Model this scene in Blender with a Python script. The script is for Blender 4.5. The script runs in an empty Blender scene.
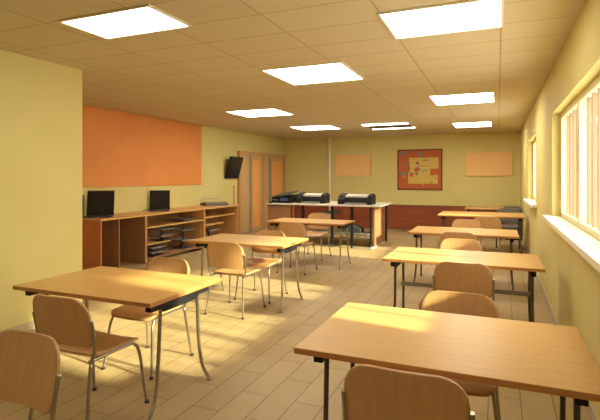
import bpy, bmesh, math, random
from mathutils import Vector, Matrix
random.seed(4)
C = bpy.context.scene
COL = C.collection
PI = math.pi

# ------------------------------------------------------------------ materials
def mat(name, base, rough=0.6, metal=0.0, spec=0.5):
    m = bpy.data.materials.new(name); m.use_nodes = True
    b = m.node_tree.nodes['Principled BSDF']
    b.inputs['Base Color'].default_value = (*base, 1)
    b.inputs['Roughness'].default_value = rough
    b.inputs['Metallic'].default_value = metal
    b.inputs['Specular IOR Level'].default_value = spec
    return m

def mottled(name, c1, c2, scale=6, rough=0.7, stretch=(1,1,1), detail=4, bump=0.0, metal=0.0, spec=0.4, lo=0.35, hi=0.65):
    m = mat(name, c1, rough, metal, spec)
    nt = m.node_tree; n = nt.nodes; l = nt.links
    b = n['Principled BSDF']
    tc = n.new('ShaderNodeTexCoord'); mp = n.new('ShaderNodeMapping')
    mp.inputs['Scale'].default_value = stretch
    nz = n.new('ShaderNodeTexNoise'); nz.inputs['Scale'].default_value = scale; nz.inputs['Detail'].default_value = detail
    r = n.new('ShaderNodeValToRGB')
    r.color_ramp.elements[0].position = lo; r.color_ramp.elements[0].color = (*c1, 1)
    r.color_ramp.elements[1].position = hi; r.color_ramp.elements[1].color = (*c2, 1)
    l.new(tc.outputs['Object'], mp.inputs['Vector']); l.new(mp.outputs[0], nz.inputs['Vector'])
    l.new(nz.outputs['Fac'], r.inputs['Fac']); l.new(r.outputs[0], b.inputs['Base Color'])
    if bump:
        bp = n.new('ShaderNodeBump'); bp.inputs['Strength'].default_value = bump; bp.inputs['Distance'].default_value = 0.01
        l.new(nz.outputs['Fac'], bp.inputs['Height']); l.new(bp.outputs[0], b.inputs['Normal'])
    return m

M = {}
M['wall'] = mottled('painted_wall', (0.67,0.585,0.235), (0.70,0.61,0.255), 1.5, 0.75, bump=0.05)
M['wood'] = mottled('beech_laminate', (0.625,0.375,0.122), (0.68,0.412,0.145), 5, 0.38, (0.8,9,9), 5, spec=0.4)
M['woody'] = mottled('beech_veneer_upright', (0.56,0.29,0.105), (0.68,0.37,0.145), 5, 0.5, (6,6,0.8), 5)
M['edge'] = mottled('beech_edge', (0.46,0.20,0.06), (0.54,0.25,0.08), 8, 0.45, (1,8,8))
M['ply'] = mottled('chair_plywood', (0.54,0.30,0.13), (0.58,0.33,0.145), 5, 0.4, (8,1,1), 4)
M['orange'] = mottled('orange_panel', (0.72,0.27,0.075), (0.76,0.30,0.085), 2, 0.7)
M['endred'] = mottled('russet_panel', (0.52,0.17,0.06), (0.58,0.21,0.07), 3, 0.5, (4,4,1))
M['wains'] = mottled('russet_wainscot', (0.25,0.060,0.024), (0.30,0.077,0.03), 2, 0.5, (1,4,4))
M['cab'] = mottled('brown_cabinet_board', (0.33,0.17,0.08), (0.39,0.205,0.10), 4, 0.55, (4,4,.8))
M['bench'] = mottled('brown_bench_board', (0.29,0.14,0.07), (0.33,0.165,0.08), 4, 0.55, (4,4,.8))
M['ledge'] = mat('dark_ledge', (0.16,0.06,0.03), 0.5)
M['counter'] = mottled('counter_top', (0.60,0.31,0.115), (0.70,0.38,0.145), 4, 0.4, (6,1,1))
M['steel'] = mat('tube_steel', (0.42,0.37,0.30), 0.28, 0.9)
M['dsteel'] = mat('dark_tube_steel', (0.12,0.105,0.09), 0.4, 0.6)
M['black'] = mat('black_plastic', (0.012,0.012,0.013), 0.55, 0, 0.25)
M['screen'] = mat('dark_screen', (0.012,0.012,0.016), 0.22)
M['dgrey'] = mat('dark_grey_plastic', (0.05,0.05,0.055), 0.5)
M['grey'] = mat('grey_plastic', (0.30,0.28,0.26), 0.5)
M['lgrey'] = mat('light_grey_laminate', (0.62,0.57,0.50), 0.45)
M['greycab'] = mottled('grey_paint', (0.14,0.125,0.11), (0.17,0.15,0.13), 3, 0.6)
M['paper'] = mat('paper', (0.75,0.72,0.66), 0.7)
M['blue'] = mat('blue_plastic', (0.05,0.09,0.24), 0.4)
M['white'] = mat('white_paint', (0.88,0.84,0.74), 0.45)
M['bar'] = mat('tan_glazing_bar', (0.30,0.20,0.13), 0.5)
M['winframe'] = mat('cream_window_paint', (0.74,0.63,0.36), 0.5)
M['pinboard'] = mottled('cork_peach', (0.86,0.545,0.235), (0.88,0.56,0.245), 20, 0.8)
M['doorwood'] = mottled('door_tan', (0.62,0.40,0.19), (0.68,0.44,0.21), 3, 0.5, (6,6,1))
M['dooror'] = mottled('door_orange_insert', (0.92,0.46,0.14), (0.95,0.50,0.16), 3, 0.5, (3,3,1))
M['doorgrey'] = mat('door_grey_channel', (0.34,0.31,0.21), 0.5)
M['doorframe'] = mat('door_frame_tan', (0.62,0.35,0.15), 0.5)
M['tile_metal'] = mat('fixture_trim', (0.80,0.72,0.55), 0.5)
M['louvre'] = mat('louvre_dark', (0.16,0.12,0.08), 0.5)
M['base'] = mat('skirting_paint', (0.50,0.42,0.29), 0.5)
M['mapred'] = mat('map_orange', (0.50,0.115,0.025), 0.6)
M['mapyel'] = mat('map_yellow', (0.64,0.46,0.10), 0.6)
M['mapblue'] = mat('map_teal', (0.10,0.30,0.28), 0.6)
M['mapdark'] = mat('map_dark', (0.14,0.09,0.05), 0.6)
M['mappink'] = mat('map_pink', (0.55,0.33,0.25), 0.6)
M['mapframe'] = mat('map_frame_maroon', (0.13,0.03,0.015), 0.5)
M['rubber'] = mat('rubber', (0.03,0.028,0.025), 0.8)

def emit(name, col, s):
    m = bpy.data.materials.new(name); m.use_nodes = True
    nt = m.node_tree; nt.nodes.clear()
    e = nt.nodes.new('ShaderNodeEmission'); e.inputs[0].default_value = (*col,1); e.inputs[1].default_value = s
    o = nt.nodes.new('ShaderNodeOutputMaterial'); nt.links.new(e.outputs[0], o.inputs[0]); return m
M['lamp'] = emit('lit_diffuser', (1,0.92,0.74), 6.0)
M['lamp_boost'] = emit('lit_diffuser_boosted', (1,0.92,0.74), 11.0)  # same diffuser with emission raised to brighten the far end of the room

def glass():
    m = bpy.data.materials.new('window_glass'); m.use_nodes = True
    nt = m.node_tree; nt.nodes.clear()
    t = nt.nodes.new('ShaderNodeBsdfTransparent'); t.inputs[0].default_value = (0.97,0.98,0.97,1)
    g = nt.nodes.new('ShaderNodeBsdfGlossy'); g.inputs['Roughness'].default_value = 0.02
    x = nt.nodes.new('ShaderNodeMixShader'); x.inputs[0].default_value = 0.05
    o = nt.nodes.new('ShaderNodeOutputMaterial')
    nt.links.new(t.outputs[0], x.inputs[1]); nt.links.new(g.outputs[0], x.inputs[2]); nt.links.new(x.outputs[0], o.inputs[0]); return m
M['glass'] = glass()

def floor_mat():
    m = mat('floor_tiles', (0.4,0.3,0.2), 0.5, spec=0.35)
    n = m.node_tree.nodes; l = m.node_tree.links; b = n['Principled BSDF']
    tc = n.new('ShaderNodeTexCoord'); mp = n.new('ShaderNodeMapping')
    mp.inputs['Rotation'].default_value = (0,0,PI/2); mp.inputs['Location'].default_value = (0.1,0.06,0)
    br = n.new('ShaderNodeTexBrick')
    br.inputs['Scale'].default_value = 1; br.inputs['Brick Width'].default_value = 0.62; br.inputs['Row Height'].default_value = 0.2
    br.inputs['Mortar Size'].default_value = 0.0045; br.inputs['Mortar Smooth'].default_value = 0.3
    br.inputs['Color1'].default_value = (0.43,0.315,0.165,1); br.inputs['Color2'].default_value = (0.46,0.34,0.18,1)
    br.inputs['Mortar'].default_value = (0.22,0.15,0.08,1)
    nz = n.new('ShaderNodeTexNoise'); nz.inputs['Scale'].default_value = 1.6; nz.inputs['Detail'].default_value = 5
    mx = n.new('ShaderNodeMix'); mx.data_type = 'RGBA'; mx.blend_type = 'MULTIPLY'; mx.inputs[0].default_value = 0.35
    r = n.new('ShaderNodeValToRGB'); r.color_ramp.elements[0].position = 0.3; r.color_ramp.elements[0].color = (0.62,0.60,0.56,1)
    r.color_ramp.elements[1].position = 0.65
    l.new(tc.outputs['Object'], mp.inputs['Vector']); l.new(mp.outputs[0], br.inputs['Vector']); l.new(tc.outputs['Object'], nz.inputs['Vector'])
    l.new(nz.outputs['Fac'], r.inputs['Fac']); l.new(br.outputs['Color'], mx.inputs[6]); l.new(r.outputs[0], mx.inputs[7])
    l.new(mx.outputs[2], b.inputs['Base Color'])
    bp = n.new('ShaderNodeBump'); bp.inputs['Strength'].default_value = 0.3; bp.inputs['Distance'].default_value = 0.004; bp.invert = True
    l.new(br.outputs['Fac'], bp.inputs['Height']); l.new(bp.outputs[0], b.inputs['Normal'])
    return m
M['floor'] = floor_mat()

def ceil_mat():
    m = mat('ceiling_tiles', (0.5,0.4,0.25), 0.85, spec=0.2)
    n = m.node_tree.nodes; l = m.node_tree.links; b = n['Principled BSDF']
    tc = n.new('ShaderNodeTexCoord'); mp = n.new('ShaderNodeMapping')
    # tile joints: across at Y = 3.51 + k*0.465, lengthwise at X = 0.02 + k*0.81
    mp.inputs['Location'].default_value = (-0.02+0.81*20, -3.51+0.465*40, 0)
    br = n.new('ShaderNodeTexBrick'); br.offset = 0.0
    br.inputs['Scale'].default_value = 1; br.inputs['Brick Width'].default_value = 0.81; br.inputs['Row Height'].default_value = 0.465
    br.inputs['Mortar Size'].default_value = 0.008; br.inputs['Mortar Smooth'].default_value = 0.4
    br.inputs['Color1'].default_value = (0.60,0.50,0.32,1); br.inputs['Color2'].default_value = (0.62,0.52,0.335,1)
    br.inputs['Mortar'].default_value = (0.44,0.32,0.18,1)
    l.new(tc.outputs['Object'], mp.inputs['Vector']); l.new(mp.outputs[0], br.inputs['Vector'])
    l.new(br.outputs['Color'], b.inputs['Base Color'])
    bp = n.new('ShaderNodeBump'); bp.inputs['Strength'].default_value = 0.4; bp.inputs['Distance'].default_value = 0.006; bp.invert = True
    l.new(br.outputs['Fac'], bp.inputs['Height']); l.new(bp.outputs[0], b.inputs['Normal'])
    return m
M['ceil'] = ceil_mat()

# ------------------------------------------------------------------ mesh helpers
class MB:
    def __init__(s): s.bm = bmesh.new(); s.mats = []; s.bev = 0
    def mi(s, m):
        if m is None: return 0
        if m not in s.mats: s.mats.append(m)
        return s.mats.index(m)
    def box(s, x0, x1, y0, y1, z0, z1, m=None, xf=None):
        vs = [s.bm.verts.new((x,y,z)) for x in (x0,x1) for y in (y0,y1) for z in (z0,z1)]
        if xf: 
            for v in vs: v.co = xf @ v.co
        k = s.mi(m)
        for f in ((0,1,3,2),(4,6,7,5),(0,4,5,1),(2,3,7,6),(0,2,6,4),(1,5,7,3)):
            fc = s.bm.faces.new([vs[i] for i in f]); fc.material_index = k
        return s
    def prism(s, pts, axis, a, b, m=None):
        """polygon pts extruded along an axis from a to b"""
        def P(p, t):
            return {'x':(t,p[0],p[1]), 'y':(p[0],t,p[1]), 'z':(p[0],p[1],t)}[axis]
        A = [s.bm.verts.new(P(p,a)) for p in pts]; B = [s.bm.verts.new(P(p,b)) for p in pts]
        k = s.mi(m); n = len(pts)
        s.bm.faces.new(A[::-1]).material_index = k; s.bm.faces.new(B).material_index = k
        for i in range(n): s.bm.faces.new([A[i],A[(i+1)%n],B[(i+1)%n],B[i]]).material_index = k
        return s
    def tube(s, pts, r, seg=8, m=None, smooth=True):
        pts = [Vector(p) for p in pts]; k = s.mi(m)
        rings = []
        up = None
        for i, p in enumerate(pts):
            d = (pts[min(i+1,len(pts)-1)] - pts[max(i-1,0)]).normalized()
            if up is None:
                up = Vector((0,0,1)) if abs(d.z) < 0.9 else Vector((0,1,0))
            a = d.cross(up).normalized(); bb = a.cross(d).normalized(); up = bb
            rr = r[i] if isinstance(r,(list,tuple)) else r
            rings.append([s.bm.verts.new(p + a*math.cos(2*PI*j/seg)*rr + bb*math.sin(2*PI*j/seg)*rr) for j in range(seg)])
        for i in range(len(rings)-1):
            for j in range(seg):
                f = s.bm.faces.new([rings[i][j],rings[i][(j+1)%seg],rings[i+1][(j+1)%seg],rings[i+1][j]])
                f.smooth = smooth; f.material_index = k
        s.bm.faces.new(rings[0][::-1]).material_index = k; s.bm.faces.new(rings[-1]).material_index = k
        return s
    def build(s, name, m, parent=None, bevel=0.0, loc=None):
        bmesh.ops.recalc_face_normals(s.bm, faces=s.bm.faces)
        me = bpy.data.meshes.new(name); s.bm.to_mesh(me); s.bm.free()
        if s.mats:
            for x in s.mats: me.materials.append(x)
        else: me.materials.append(m)
        o = bpy.data.objects.new(name, me); COL.objects.link(o)
        if parent: o.parent = parent
        if loc: o.location = loc
        if bevel:
            b = o.modifiers.new('bevel','BEVEL'); b.width = bevel; b.segments = 2; b.limit_method = 'ANGLE'; b.angle_limit = 0.7
        return o

def smooth_path(pts, n=6):
    """Catmull-Rom through the given points"""
    P = [Vector(p) for p in pts]; out = []
    for i in range(len(P)-1):
        p0 = P[max(i-1,0)]; p1 = P[i]; p2 = P[i+1]; p3 = P[min(i+2,len(P)-1)]
        for k in range(n):
            t = k/n
            out.append(0.5*((2*p1)+(-p0+p2)*t+(2*p0-5*p1+4*p2-p3)*t*t+(-p0+3*p1-3*p2+p3)*t**3))
    out.append(P[-1]); return out

def thing(name, label, cat, loc=(0,0,0), rz=0, group=None):
    o = bpy.data.objects.new(name, None); COL.objects.link(o); o.empty_display_size = 0.1
    o.location = loc; o.rotation_euler = (0,0,rz); o['label'] = label; o['category'] = cat
    if group: o['group'] = group
    return o
def tag(o, label, cat, group=None):
    o['label'] = label; o['category'] = cat
    if group: o['group'] = group
    return o
def struct(o): o['kind'] = 'structure'; return o
def dup(root, loc, rz, label, group=None):
    r = root.copy(); COL.objects.link(r); r.location = loc; r.rotation_euler = (0,0,rz); r['label'] = label
    if group: r['group'] = group
    for ch in list(root.children):
        c = ch.copy(); COL.objects.link(c); c.parent = r
        for g in list(ch.children):
            d = g.copy(); COL.objects.link(d); d.parent = c
    return r

# ------------------------------------------------------------------ room
XR, XL, XN, YB, YF, H = 0.545, -6.3, -4.25, 13.6, -3.0, 2.70
YN = 3.86
struct(MB().box(XL-.15, XR+.36, YF-.15, YB+.15, -.1, 0).build('floor', M['floor']))
struct(MB().box(XL-.15, XR+.36, YF-.15, YB+.15, H, H+.12).build('ceiling', M['ceil']))
struct(MB().box(XL-.15, XR+.36, YB, YB+.15, 0, H).build('wall_back', M['wall']))
struct(MB().box(XL-.15, XL, YN-.12, YB, 0, H).build('wall_left', M['wall']))
struct(MB().box(XN-.12, XN, YF, YN, 0, H).build('wall_left_near', M['wall'], bevel=0.008))
struct(MB().box(XL, XN-.12, YN-.12, YN, 0, H).build('wall_left_return', M['wall']))
struct(MB().box(XN-.12, XR+.36, YF-.15, YF, 0, H).build('wall_front', M['wall']))
ZS, ZT = 1.07, 2.20
W1, W2 = (2.17, 5.81), (8.15, 10.1)
mb = MB()
X1 = XR+.36
mb.box(XR, X1, YF, YB, 0, ZS); mb.box(XR, X1, YF, YB, ZT, H)
mb.box(XR, X1, YF, W1[0], ZS, ZT); mb.box(XR, X1, W1[1], W2[0], ZS, ZT); mb.box(XR, X1, W2[1], YB, ZS, ZT)
struct(mb.build('wall_right', M['wall']))
# skirting
struct(MB().box(XR-.014, XR, YF, YB, 0, .085).build('baseboard_right', M['base'], bevel=0.004))
struct(MB().box(XN, XN+.014, YF, YN, 0, .085).build('baseboard_left', M['base'], bevel=0.004))

def window(idx, y0, y1, units, panes):
    fx0, fx1 = 0.625, 0.705
    f = MB()
    f.box(fx0, fx1, y0, y1, ZS, ZS+.06); f.box(fx0, fx1, y0, y1, ZT-.06, ZT)
    f.box(fx0, fx1, y0, y0+.05, ZS+.06, ZT-.06); f.box(fx0, fx1, y1-.07, y1, ZS+.06, ZT-.06)
    fr = struct(f.build('window_%d' % idx, M['winframe'], bevel=0.004))
    L = (y1-y0-.1)/units
    for u in range(units):
        a = y0+.05+u*L; b = a+L
        if u:
            MB().box(fx0, fx1, a-.04, a+.04, ZS+.06, ZT-.06).build('mullion', M['winframe'], fr, 0.004)
        a2 = a+(.04 if u else 0); b2 = b-(.04 if u < units-1 else 0)
        p = (b2-a2)/panes
        for k in range(panes):
            g = MB().box(.664, .668, a2+k*p+.008, a2+(k+1)*p-.008, ZS+.06, ZT-.06).build('pane', M['glass'], fr)
            if k:
                MB().box(.650, .684, a2+k*p-.011, a2+k*p+.011, ZS+.06, ZT-.06).build('glazing_bar', M['bar'], fr, 0.002)
    MB().box(0.455, XR, y0-.14, y1+.16, ZS-.03, ZS+.015).box(XR, .625, y0+.001, y1-.001, ZS-.0, ZS+.015).build('window_sill', M['white'], fr, 0.005)
window(1, W1[0], W1[1], 3, 5)
window(2, W2[0], W2[1], 2, 3)

# ------------------------------------------------------------------ wall pieces
tag(MB().box(XL, XL+.02, 4.3, 9.06, 1.335, 2.695).build('wall_panel', M['orange'], bevel=.004),
    'large flat orange panel on the left wall above the counter', 'wall panel')
w = thing('wainscot_panel', 'low russet wooden wainscot running along the far wall', 'wainscot', (0,YB,0))
MB().box(XL+.02, XR-.02, -.045, -.001, 0, .69).build('panel_board', M['wains'], w)
MB().box(XL+.02, XR-.02, -.06, -.001, .69, .71).build('ledge', M['ledge'], w, .003)

def ceiling_light(x0, x1, y0, y1, label):
    cx, cy = (x0+x1)/2, (y0+y1)/2
    t = thing('ceiling_light', label, 'ceiling light', (cx,cy,H), 0, 'square ceiling light panels')
    a, b = (x1-x0)/2, (y1-y0)/2; e = .018
    f = MB()
    f.box(-a-e, a+e, -b-e, -b, -.014, 0); f.box(-a-e, a+e, b, b+e, -.014, 0)
    f.box(-a-e, -a, -b, b, -.014, 0); f.box(a, a+e, -b, b, -.014, 0)
    f.build('frame', M['tile_metal'], t)
    MB().box(-a, a, -b, b, -.010, -.002).build('diffuser', M['lamp_boost' if y0 > 6 else 'lamp'], t)
    return t
for a in [(-3.06,-2.23,2.58,3.04,'bright ceiling light panel nearest the left wall corner, top left'),
          (-.79,.02,3.36,4.00,'largest-looking bright ceiling light panel above the right-hand tables'),
          (-2.40,-1.50,4.62,5.50,'bright ceiling light panel above the middle of the room, near the top centre'),
          (-4.53,-3.57,7.29,8.12,'bright ceiling light panel over the aisle left of the double-strip light row'),
          (-.92,-.06,7.06,7.97,'bright ceiling light panel over the third table of the right-hand row'),
          (-4.52,-3.55,10.1,10.95,'small-looking far ceiling light panel above the left large printer'),
          (-.79,.02,-.60,.0,'added unseen ceiling light panel directly behind the viewer on the window side'),  # unseen panel added to light the chair backs that face the viewer
          (-3.06,-2.23,-.60,.0,'added unseen ceiling light panel behind the viewer on the plain wall side'),  # also added out of view, as fill light from behind the viewer
          (-.92,-.14,10.8,11.77,'farthest ceiling light panel on the right, before the far wall')]:
    ceiling_light(*a)
t = thing('ceiling_light', 'ceiling fixture of two bright strips with a dark band between', 'ceiling light', (-2.33,10.85,H))
MB().box(-.52,.52,-.58,.58,-.008,0).build('frame', M['tile_metal'], t)
MB().box(-.5,.5,.38,.56,-.022,-.008).build('light_strip', M['lamp'], t)
MB().box(-.5,.5,-.56,-.38,-.022,-.008).build('light_strip', M['lamp_boost'], t)
f = MB()
f.box(-.5,.5,-.36,.32,-.014,-.008)
for k in range(8): f.box(-.5,.5,-.30+k*.08,-.29+k*.08,-.026,-.014)
f.build('louvre', M['louvre'], t)

# doors on the left wall at the far end
def door(idx, y0, y1, strips):
    d = struct(MB().box(XL, XL+.05, y0, y1, 0, 2.10).build('door_%d' % idx, M['doorwood'], bevel=.004))
    for (a, b, m, dx, nm) in strips:
        MB().box(XL+.05, XL+.05+dx, a, b, .12 if nm == 'insert_panel' else 0.0, 1.98 if nm == 'insert_panel' else 2.1).build(nm, M[m], d, .003)
    return d
d1 = door(1, 10.78, 12.02, [(11.24,11.38,'doorgrey',.012,'channel'), (11.42,11.82,'dooror',.012,'insert_panel')])
MB().tube(smooth_path([(XL+.05,11.9,1.02),(XL+.10,11.9,1.02),(XL+.10,11.78,1.02)],4), .009, 8).build('door_handle', M['steel'], d1)
d2 = door(2, 12.10, 13.42, [(12.42,12.58,'doorgrey',.012,'channel'), (12.64,13.30,'dooror',.012,'insert_panel')])
MB().tube(smooth_path([(XL+.05,12.2,1.02),(XL+.10,12.2,1.02),(XL+.10,12.32,1.02)],4), .009, 8).build('door_handle', M['steel'], d2)
f = MB()
f.box(XL, XL+.08, 10.68, 10.78, 0, 2.2); f.box(XL, XL+.08, 13.42, 13.52, 0, 2.2); f.box(XL, XL+.08, 12.02, 12.10, 0, 2.1)
f.box(XL, XL+.08, 10.78, 13.42, 2.10, 2.2)
struct(f.build('trim_1', M['doorframe'], bevel=.004))

# pipe in front of the far wall
t = thing('vertical_pipe', 'white vertical pipe from ceiling to behind the grey workbench', 'pipe', (-4.70,YB-.14,0))
MB().tube([(0,0,0),(0,0,2.70)], .036, 16).build('pipe', M['white'], t)
MB().tube([(0,0,2.62),(0,0,2.70)], [.08,.10], 20).build('ceiling_flange', M['tile_metal'], t)
MB().box(-.012,.012,.02,.14,1.6,1.63).build('wall_bracket', M['white'], t)

# pinboards and the map
def pinboard(x0, x1, z0, z1, label):
    cx = (x0+x1)/2
    t = thing('pinboard', label, 'pinboard', (cx,YB,(z0+z1)/2)); a=(x1-x0)/2; b=(z1-z0)/2
    MB().box(-a+.015,a-.015,-.055,-.001,-b+.015,b-.015).build('board', M['pinboard'], t)
    f=MB(); f.box(-a,a,-.062,-.001,b-.015,b).box(-a,a,-.062,-.001,-b,-b+.015).box(-a,-a+.015,-.062,-.001,-b+.015,b-.015).box(a-.015,a,-.062,-.001,-b+.015,b-.015)
    f.build('frame', M['pinboard'], t)
pinboard(-4.53,-3.46,1.545,2.18,'blank peach pinboard on the far wall beside the white pipe')
pinboard(-.80,.34,1.545,2.17,'blank peach pinboard on the far wall near the right window')
t = thing('wall_map', 'framed orange and yellow map hanging on the far wall', 'map', (-2.05,YB,1.72))
a, b = .62, .575
f=MB(); e=.03
f.box(-a,a,-.04,0,b-e,b).box(-a,a,-.04,0,-b,-b+e).box(-a,-a+e,-.04,0,-b+e,b-e).box(a-e,a,-.04,0,-b+e,b-e)
f.build('frame', M['mapframe'], t, .003)
s = MB()
s.box(-a+e,a-e,-.022,0,-b+e,b-e,M['mapred'])
s.prism([(-.30,.34),(.52,.34),(.52,.02),(.30,.02),(.30,-.16),(.50,-.16),(.50,-.40),(-.32,-.40),(-.32,-.1),(-.26,.02)],'y',-.024,-.022,M['mapyel'])
for (cx,cz,r) in [(-.47,.46,.06),(.02,.44,.055),(-.50,-.11,.04),(-.42,-.11,.04),(-.36,.16,.03)]:
    s.prism([(cx+r*math.cos(k*PI/5),cz+r*1.15*math.sin(k*PI/5)) for k in range(10)],'y',-.026,-.022,M['mapblue'])
rr = random.Random(3)
for k in range(34):
    cx = rr.gauss(-.05,.2); cz = rr.gauss(-.02,.14)
    if abs(cx) > .5: continue
    r = rr.uniform(.012,.04); q = rr.randint(3,6); m = [M['mapdark'],M['mapred'],M['mappink'],M['mapblue'],M['mappink']][k%5]
    s.prism([(cx+r*1.3*math.cos(j*2*PI/q+k),cz+r*math.sin(j*2*PI/q+k)) for j in range(q)],'y',-.0265-k*.0001,-.022,m)
s.box(.08,.26,-.026,-.022,.255,.275,M['mapdark']); s.box(.38,.47,-.026,-.022,-.25,-.235,M['mapdark']); s.box(-.1,.3,-.026,-.022,.10,.11,M['mapdark'])
s.box(-.14,-.02,-.034,-.022,-.06,.05,M['mapred']); s.box(-.26,-.18,-.034,-.022,-.2,-.08,M['mapred'])
s.build('map_sheet', None, t)

# wall television
t = thing('wall_television', 'black screen tilted down on a wall arm beside the door', 'television', (XL,10.34,1.75))
xf = Matrix.Translation((.12,0,0.0)) @ Matrix.Rotation(math.radians(16),4,'Y')
s = MB(); s.box(-.02,.02,-.31,.31,-.28,.28,None,xf); s.build('casing', M['black'], t, .004)
s = MB(); s.box(.0205,.0225,-.295,.295,-.265,.265,None,xf); s.build('screen', M['screen'], t)
MB().box(0,.02,-.08,.08,-.1,.1).tube([(.01,0,0),(.06,.02,.0),(.10,0,0)], .016, 8).build('wall_arm', M['dgrey'], t)
MB().box(XL,XL+.014,10.49,10.53,0,1.30).build('cable_conduit', M['woody'])
tag(bpy.data.objects['cable_conduit'],'thin wooden cable strip on the wall below the black screen','cable cover')

# ------------------------------------------------------------------ tables
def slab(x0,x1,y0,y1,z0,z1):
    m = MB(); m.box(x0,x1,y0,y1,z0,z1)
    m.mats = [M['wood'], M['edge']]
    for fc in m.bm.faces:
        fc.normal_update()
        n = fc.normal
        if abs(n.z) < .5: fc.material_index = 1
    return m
def table(x0, x1, y0, y1, label, inset=.12, steel='steel', spread=1.0, group='beech classroom tables', extra=None):
    cx, cy = (x0+x1)/2, (y0+y1)/2; a, b = (x1-x0)/2, (y1-y0)/2
    t = thing('classroom_table', label, 'table', (cx,cy,0), 0, group)
    m = slab(-a,a,-b,b,.722,.75); o = m.build('tabletop', None, t, .004)
    for sx in (-1,1):
        ex = sx*(a-(.045 if (sx < 0 and x0 < -3 and y0 < 3) else inset))
        br = MB().box(ex-.022, ex+.022, -b*.80, b*.80, .665, .722).prism([(-b*.55,.675),(b*.55,.675),(b*.45,.635),(-b*.45,.635)],'x',ex-.014,ex+.014)
        brk = br.build('folding_bracket', M['black'], t, .003)
        for sy in (-1,1):
            p = smooth_path([(ex,sy*b*.50,.70),(ex,sy*b*.52,.55),(ex,sy*b*.56,.32),(ex+sx*.008,sy*b*.64,.14),(ex+sx*.02,sy*b*.82,.012)],6)
            lg = MB().tube(p, .0125, 10).build('leg', M[steel], t)
            MB().tube([(ex+sx*.02,sy*b*.82,0.0),(ex+sx*.02,sy*b*.82,.018)],[.02,.016],12).build('foot_cap', M[steel], lg)
    MB().box(-a+inset,a-inset,-.012,.012,.672,.70).build('under_rail', M['dsteel'], t)
    if extra: extra(t,a,b,inset)
    return t
def crossbar(t,a,b,inset):
    MB().box(-a+inset,a-inset,.10,.12,.40,.44).build('cross_bar', M['grey'], t)
TB = [(-3.13,-1.92,2.24,3.03,'beech table at the left front, patch of sunlight on its right half','steel',None),
 (-3.43,-2.17,4.66,5.42,'second beech table of the left row, in front of the shelf units','steel',None),
 (-3.70,-2.31,7.22,7.95,'third and farthest beech table of the left row, before the grey workbench','steel',None),
 (-.84,.37,1.915,2.74,'large foreground beech table at the right with sunlight on its left half','dsteel',None),
 (-1.00,.36,4.34,5.14,'second beech table of the right row, under the near window end, sunlit left half','dsteel',crossbar),
 (-1.15,.25,6.56,7.42,'third beech table of the right row, a sunlit chair pulled up before it','dsteel',None),
 (-1.13,.48,9.80,10.93,'fourth beech table of the right row, beside the far window','dsteel',None),
 (-.75,.13,12.1,12.95,'last short beech table of the right row next to the grey corner cabinet','dsteel',None)]
for x0,x1,y0,y1,lab,st,ex in TB: table(x0,x1,y0,y1,lab,.085,st,extra=ex)

# ------------------------------------------------------------------ chairs
def shell(W, L, thick, r0, r1, pos, nu=16, taper=0.0):
    """rounded plywood sheet; pos(x,t) gives the point and the normal side; t runs 0..L, corners rounded r0 at t=0 and r1 at t=L"""
    ts = []
    for k in range(5): ts.append(r0*(1-math.cos(k/5*PI/2)))
    n = 8
    for k in range(n+1): ts.append(r0+(L-r0-r1)*k/n)
    for k in range(1,6): ts.append(L-r1*(1-math.sin(k/5*PI/2)))
    m = MB(); top=[]; bot=[]
    for t in ts:
        w = W/2 - taper*(t/L)
        if t < r0: w -= r0-math.sqrt(max(0,r0*r0-(r0-t)**2))
        if t > L-r1: w -= r1-math.sqrt(max(0,r1*r1-(t-(L-r1))**2))
        ra=[]; rb=[]
        for i in range(nu+1):
            x = w*(2*i/nu-1)
            p, nrm = pos(x,t)
            ra.append(m.bm.verts.new(p+nrm*thick/2)); rb.append(m.bm.verts.new(p-nrm*thick/2))
        top.append(ra); bot.append(rb)
    R=len(ts)
    for i in range(R-1):
        for j in range(nu):
            f=m.bm.faces.new([top[i][j],top[i][j+1],top[i+1][j+1],top[i+1][j]]); f.smooth=True
            f=m.bm.faces.new([bot[i][j],bot[i+1][j],bot[i+1][j+1],bot[i][j+1]]); f.smooth=True
    for i in range(R-1):
        m.bm.faces.new([top[i][0],top[i+1][0],bot[i+1][0],bot[i][0]]); m.bm.faces.new([top[i][nu],bot[i][nu],bot[i+1][nu],top[i+1][nu]])
    for j in range(nu):
        m.bm.faces.new([top[0][j],bot[0][j],bot[0][j+1],top[0][j+1]]); m.bm.faces.new([top[-1][j],top[-1][j+1],bot[-1][j+1],bot[-1][j]])
    return m
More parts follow.
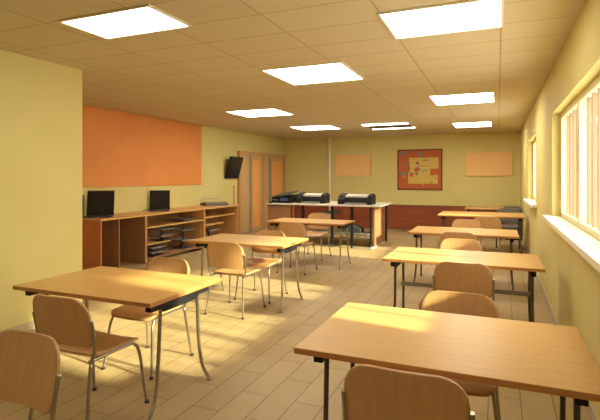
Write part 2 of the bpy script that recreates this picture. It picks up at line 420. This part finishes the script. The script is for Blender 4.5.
def make_chair(label, plym, framem, loc, rz, group):
    t = thing('school_chair', label, 'chair', loc, rz, group)
    W = .46
    def back(x,s):
        z=.515+s*math.cos(.2); y=-.20-s*math.sin(.2)-.03*(1-(2*x/W)**2)
        n=Vector((.24*x/W*1.0,-1,-.18)).normalized()
        return Vector((x,y,z)), n
    shell(W,.30,.013,.05,.11,back).build('backrest', plym, t)
    def seat(x,s):
        y=-.19+s; z=.452-.012*(1-(2*x/W)**2) - (max(0,(s-.30))/.11)**2*.022 + (max(0,(.07-s))/.07)**2*.012
        return Vector((x,y,z)), Vector((0,0,1))
    shell(.43,.41,.013,.05,.07,seat).build('seat', plym, t)
    r=.0105
    for sx in (-1,1):
        x=sx*.195
        pts = smooth_path([(sx*.235,-.27,.0),(x+sx*.02,-.235,.22),(x+sx*.008,-.205,.42)],5)
        lg = MB().tube(pts,r,8).build('leg', framem, t)
        MB().tube([(sx*.235,-.27,0),(sx*.235,-.27,.02)],[.015,.014],10).build('foot_cap', M['rubber'], lg)
        pts = smooth_path([(x,-.21,.425),(x,.10,.425),(x+sx*.004,.165,.405),(x+sx*.015,.195,.33),(x+sx*.028,.215,.15),(sx*.235,.235,0)],5)
        lg = MB().tube(pts,r,8).build('leg', framem, t)
        MB().tube([(sx*.235,.235,0),(sx*.235,.235,.02)],[.015,.014],10).build('foot_cap', M['rubber'], lg)
        pts = smooth_path([(x+sx*.008,-.205,.42),(x+sx*.037,-.205,.50),(x+sx*.041,-.218,.60),(x+sx*.041,-.236,.68)],5)
        MB().tube(pts,r,8).build('back_post', framem, t)
    MB().tube([(-.195,-.12,.425),(.195,-.12,.425)],.009,8).build('cross_tube', framem, t)
    MB().tube([(-.195,.10,.425),(.195,.10,.425)],.009,8).build('cross_tube', framem, t)
    return t
G='beech plywood school chairs'
first=None
CH = [(-2.40,2.26,0,'beech chair tucked under the near side of the left front table'),
 (-1.94,1.19,PI,'beech chair at the bottom left corner, only its rounded backrest in view'),
 (-2.62,3.03,PI,'beech chair on the far side of the left front table'),
 (-2.73,4.62,0,'beech chair at the near side of the second left-row table, sunlit seat'),
 (-2.75,5.25,PI,'beech chair behind the second left-row table, seen mostly below its top'),
 (-2.97,6.94,0,'beech chair at the near side of the third left-row table'),
 (-3.18,8.22,PI,'beech chair behind the third left-row table, before the grey workbench'),
 (-.32,1.99,0,'beech chair at the near side of the foreground right table, cut by the bottom edge'),
 (-.22,2.72,PI,'beech chair on the far side of the foreground right table'),
 (-.27,4.35,0,'beech chair in shade at the near side of the second right-row table'),
 (-.39,5.32,PI,'beech chair behind the second right-row table, sunlight on its backrest'),
 (-.47,6.54,0,'beech chair in shade at the near side of the third right-row table'),
 (-.48,7.97,PI,'pale sunlit beech chair behind the third right-row table'),
 (-.18,9.20,0,'beech chair at the near side of the fourth right-row table')]
for x,y,rz,lab in CH:
    if first is None: first = make_chair(lab, M['ply'], M['steel'], (x,y,0), rz, G)
    else: dup(first,(x,y,0),rz,lab)
make_chair('dark grey backed chair behind the fourth right-row table, by the far window', M['greycab'], M['dsteel'], (.20,11.16,0), PI, None)

# ------------------------------------------------------------------ counter on the left
ZC=.86; XF=-5.65
t=thing('worktop','long beech worktop along the left wall carrying the laptops','worktop',(XF,7.5,0))
MB().box(XL-XF+.001,.03,-2.06,2.13,ZC-.03,ZC).build('top_board', M['counter'], t, .004)
MB().box(.03,.034,-2.06,2.13,ZC-.03,ZC).build('front_edge', M['wood'], t)
t=thing('desk_cabinet','knee-hole cabinet with russet end panel under the left worktop','cabinet',(XF,5.97,0))
xb=XL-XF+.002
MB().box(xb,0,-.50,-.47,0,ZC-.03).build('end_panel', M['endred'], t, .003)
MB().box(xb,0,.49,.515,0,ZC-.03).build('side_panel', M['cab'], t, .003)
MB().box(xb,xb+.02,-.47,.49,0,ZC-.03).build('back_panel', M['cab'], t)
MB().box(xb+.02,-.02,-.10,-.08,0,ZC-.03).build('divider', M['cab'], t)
def shelf_unit(y0,y1,shelves,label):
    cy=(y0+y1)/2; h=(y1-y0)/2
    t=thing('shelf_unit',label,'shelf unit',(XF,cy,0),0,'open shelf units below the worktop')
    for s in (-1,1):
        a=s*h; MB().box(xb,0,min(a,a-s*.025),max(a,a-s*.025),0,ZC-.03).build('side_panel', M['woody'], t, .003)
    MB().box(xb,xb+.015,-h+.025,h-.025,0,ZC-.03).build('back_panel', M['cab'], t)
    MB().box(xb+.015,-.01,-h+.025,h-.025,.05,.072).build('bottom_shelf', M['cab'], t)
    for (a,b,z,d) in shelves:
        m=MB(); m.box(xb+.015,-d,-h+.025+a*(2*h-.05),-h+.025+b*(2*h-.05),z,z+.022); sh=m.build('shelf', M['wood'], t, .002)
        MB().box(-d,-d+.004,-h+.025+a*(2*h-.05),-h+.025+b*(2*h-.05),z,z+.022).build('shelf_edge', M['wood'], sh)
shelf_unit(6.49,8.26,[(0,1,.60,.02),(0,.42,.30,.06)],'open beech shelf unit holding grey trays, under the nearer laptops')
shelf_unit(8.265,9.60,[(0,.95,.64,.02),(0,.62,.47,.06)],'open beech shelf unit at the door end of the worktop')
# equipment on the shelves: tray racks
def rack(loc,label,sc=1.0,rows=2):
    t=thing('tray_rack',label,'tray rack',loc)
    MB().box(-.015,.015,-.02,.02,.012,.27*sc).build('post', M['dgrey'], t)
    MB().box(-.14,.14,-.16,.16,0,.012).build('base_plate', M['dgrey'], t)
    for k in range(rows):
        z=.10*sc+k*.14*sc
        m=MB().box(-.15,.15,-.2,.2,z,z+.012).box(-.15,.15,-.2,-.19,z,z+.035).box(-.15,.15,.19,.2,z,z+.035).box(-.15,-.14,-.2,.2,z,z+.035)
        m.build('tray', M['grey'], t)
rack((-5.85,7.15,.322),'grey tray rack on the low board inside the nearer shelf unit',.85)
rack((-5.9,7.85,.072),'grey tray rack standing at the bottom of the nearer shelf unit, by its divider',1.5,3)
rack((-5.85,6.9,.072),'low grey tray rack under the short board of the nearer shelf unit',.6,2)
rack((-5.88,8.75,.072),'grey tray rack at the bottom of the door-end shelf unit',1.1,2)

# laptops
def laptop(loc,rz,w,h,label,back=12):
    t=thing('laptop',label,'laptop',loc,rz)
    MB().box(-w/2,w/2,-.26,0,0,.022).build('keyboard_base', M['dgrey'], t, .004)
    k=MB()
    for i in range(12):
        for j in range(4): k.box(-w/2+.03+i*(w-.06)/12,-w/2+.03+(i+.8)*(w-.06)/12,-.18+j*.035,-.152+j*.035,.022,.026)
    k.build('keys', M['black'], t)
    MB().box(-.05,.05,-.25,-.20,.022,.0235).build('touchpad', M['grey'], t)
    xf=Matrix.Translation((0,.0,.022)) @ Matrix.Rotation(math.radians(-back),4,'X')
    MB().box(-w/2,w/2,-.0,.018,0,h,None,xf).build('screen_lid', M['black'], t, .004)
    MB().box(-w/2+.015,w/2-.015,-.0015,0,.02,h-.015,None,xf).build('display', M['screen'], t)
    MB().tube([(-w/2+.04,.004,.022),(w/2-.04,.004,.022)],.010,8).build('hinge', M['dgrey'], t)
    return t
# rz: local -Y is the side the screen faces
laptop((-6.04,5.84,ZC),math.radians(36),.42,.41,'open black laptop at the near end of the left worktop, larger screen')
t=thing('computer_tower','dark slim computer case standing behind the near laptop','computer',(-6.22,5.50,ZC))
MB().box(-.06,.06,-.13,.13,0,.36).build('case', M['dgrey'], t, .005)
MB().box(.02,.05,-.134,-.13,.30,.31).build('drive_slot', M['black'], t)
laptop((-6.06,7.34,ZC),math.radians(34),.38,.37,'open black laptop in the middle of the left worktop',6)
tag(MB().tube(smooth_path([(-6.14,6.98,ZC+.012),(-6.10,6.92,ZC+.012),(-6.04,6.92,ZC+.04),(-6.0,6.97,ZC+.012)],5),.011,8).build('cable', M['grey']),'short grey cable loop beside the middle laptop','cable')
t=thing('flatbed_scanner','low grey scanner with raised paper guide near the door end of the worktop','scanner',(-6.0,9.15,ZC),math.radians(55))
MB().prism([(-.20,0),(.20,0),(.20,.05),(-.12,.075),(-.20,.04)],'x',-.27,.27).build('body', M['greycab'], t, .006)
MB().box(-.24,.24,-.10,.16,.073,.082,None,Matrix.Rotation(math.radians(-3),4,'X')).build('lid', M['grey'], t, .003)
MB().tube(smooth_path([(-.23,.14,.06),(-.22,.17,.14),(0,.175,.15),(.22,.17,.14),(.23,.14,.06)],6),.009,8).build('paper_guide', M['lgrey'], t)

# ------------------------------------------------------------------ workbench with big printers
t=thing('workbench','long workbench with pale grey top and black legs before the far wall','workbench',(-3.55,10.2,0))
MB().box(-1.33,1.31,-.68,.78,.885,.91).build('bench_top', M['lgrey'], t, .004)
MB().box(-1.30,-.64,-.62,-.58,.03,.87).build('end_cabinet_front', M['bench'], t, .003)
MB().box(-1.30,-1.27,-.58,.70,.03,.885).build('side_panel', M['bench'], t, .003)
MB().box(1.08,1.12,-.34,.70,.02,.885).build('side_panel', M['bench'], t, .003)
for x,r,fy in ((-.70,.018,-.6),(-.43,.028,-.6),(.25,.028,-.6),(.70,.03,-.62),(1.04,.018,-.36),(1.14,.018,.70)):
    lg=MB().box(x-r,x+r,fy-.02,fy+.02,.06,.885).build('leg', M['black'], t, .003)
    MB().tube([(x-.02,fy,.03),(x+.02,fy,.03)],.03,14).build('caster', M['rubber'], lg)
MB().box(-1.27,1.08,.0,.03,.10,.13).build('stretcher', M['lgrey'], t)
MB().box(.72,1.13,-.62,-.59,.0,.03,None).box(1.07,1.13,-.59,.72,0,.02).build('floor_rail', M['lgrey'], t)
MB().box(-.30,1.02,-.55,-.05,.28,.30).build('lower_shelf', M['greycab'], t)
MB().box(-.12,.32,-.50,-.10,.70,.74).build('hanging_tray', M['greycab'], t)
tag(MB().prism([(-.22,0),(.22,0),(.22,.10),(.05,.16),(-.22,.13)],'y',-.16,.16).build('equipment_case', M['dgrey'], None, .006, (-2.95,9.95,.30)),
    'dark grey equipment case on the lower shelf of the workbench','case')
def plotter(x,y,label,tw):
    t=thing('large_format_printer',label,'printer',(x,y,.91),0,'wide black printers on the workbench')
    w=tw/2
    MB().prism([(-.20,0),(.20,0),(.20,.20),(.08,.235),(-.12,.19),(-.20,.10)],'x',-w,-w+.15).build('left_housing', M['black'], t, .01)
    MB().prism([(-.20,0),(.20,0),(.20,.20),(.08,.235),(-.12,.17),(-.20,.08)],'x',w-.11,w).build('right_housing', M['black'], t, .01)
    MB().prism([(-.14,.02),(.18,.02),(.18,.17),(-.10,.15)],'x',-w+.15,w-.11).build('body', M['black'], t, .004)
    MB().prism([(-.12,.150),(.16,.175),(.16,.215),(.08,.222),(-.12,.185)],'x',-w+.15,w-.11).build('top_cover', M['lgrey'], t, .004)
    MB().box(-w+.17,w-.13,-.30,-.10,.012,.035).build('output_tray', M['grey'], t, .003)
    MB().box(w-.09,w-.02,-.15,-.08,.20,.215,None,Matrix.Rotation(.0,4,'X')).build('control_panel', M['dgrey'], t)
    return t
plotter(-2.88,10.05,'wide black printer with pale cover at the right end of the workbench',.76)
plotter(-3.96,10.15,'wide black printer with pale cover beside the blue-detailed copier',.70)
t=thing('copier','black copier with slanted lid and blue tray at the workbench left end','copier',(-4.60,10.05,.91))
MB().prism([(-.24,0),(.24,0),(.24,.18),(-.24,.12)],'x',-.26,.24).build('body', M['black'], t, .008)
MB().box(-.25,.23,-.25,.24,.0,.03,None,Matrix.Translation((0,0,.185))@Matrix.Rotation(math.radians(8),4,'X')@Matrix.Rotation(math.radians(-9),4,'Y')).build('lid', M['dgrey'], t, .006)
MB().box(-.02,.16,-.30,-.23,.05,.12).build('blue_tray', M['blue'], t, .004)
MB().box(-.34,-.10,-.28,-.02,.05,.06,None,Matrix.Rotation(math.radians(6),4,'Y')).build('paper_tray', M['grey'], t)
tag(MB().tube([(0,0,0),(0,0,.05)],[.035,.03],14).build('tape_roll', M['dgrey'], None, 0, (-4.80,9.62,.91)),'small dark roll on the left end of the workbench','tape roll')

# ------------------------------------------------------------------ grey cabinet in the far right corner
t=thing('low_cabinet','low dark grey cabinet in the far right corner under the pinboard','cabinet',(.33,12.75,0))
MB().box(-.17,.19,-.45,.75,.05,.72).build('body', M['greycab'], t, .004)
MB().box(-.18,.19,-.46,.76,.72,.74).build('top', M['greycab'], t, .003)
MB().box(-.15,.17,-.465,-.45,.08,.70).build('door', M['greycab'], t, .003)
MB().box(-.17,.19,-.43,.73,0,.05).build('plinth', M['black'], t)

# ------------------------------------------------------------------ light, sky, camera
sun=bpy.data.lights.new('sun','SUN'); sun.energy=11.5; sun.angle=math.radians(2.8); sun.color=(1,.95,.58)
so=bpy.data.objects.new('sun',sun); COL.objects.link(so)
so.rotation_euler=Vector((-1,.13,-.42)).to_track_quat('-Z','Y').to_euler(); so.location=(6,-1,5)
wd=bpy.data.worlds.new('world'); C.world=wd; wd.use_nodes=True
bg=wd.node_tree.nodes['Background']; bg.inputs[0].default_value=(1,.95,.84,1); bg.inputs[1].default_value=4.5

cam=bpy.data.cameras.new('camera'); co=bpy.data.objects.new('camera',cam); COL.objects.link(co)
cam.sensor_width=36; cam.lens=36*469/600; cam.sensor_fit='HORIZONTAL'
cam.shift_y=-33/600
co.location=(0,0,1.51); co.rotation_euler=(PI/2,0,math.atan(198/469))
cam.clip_start=.05
C.camera=co
vs=C.view_settings; vs.view_transform='Standard'; vs.look='None'; vs.gamma=1; vs.use_curve_mapping=False; vs.exposure=0.65
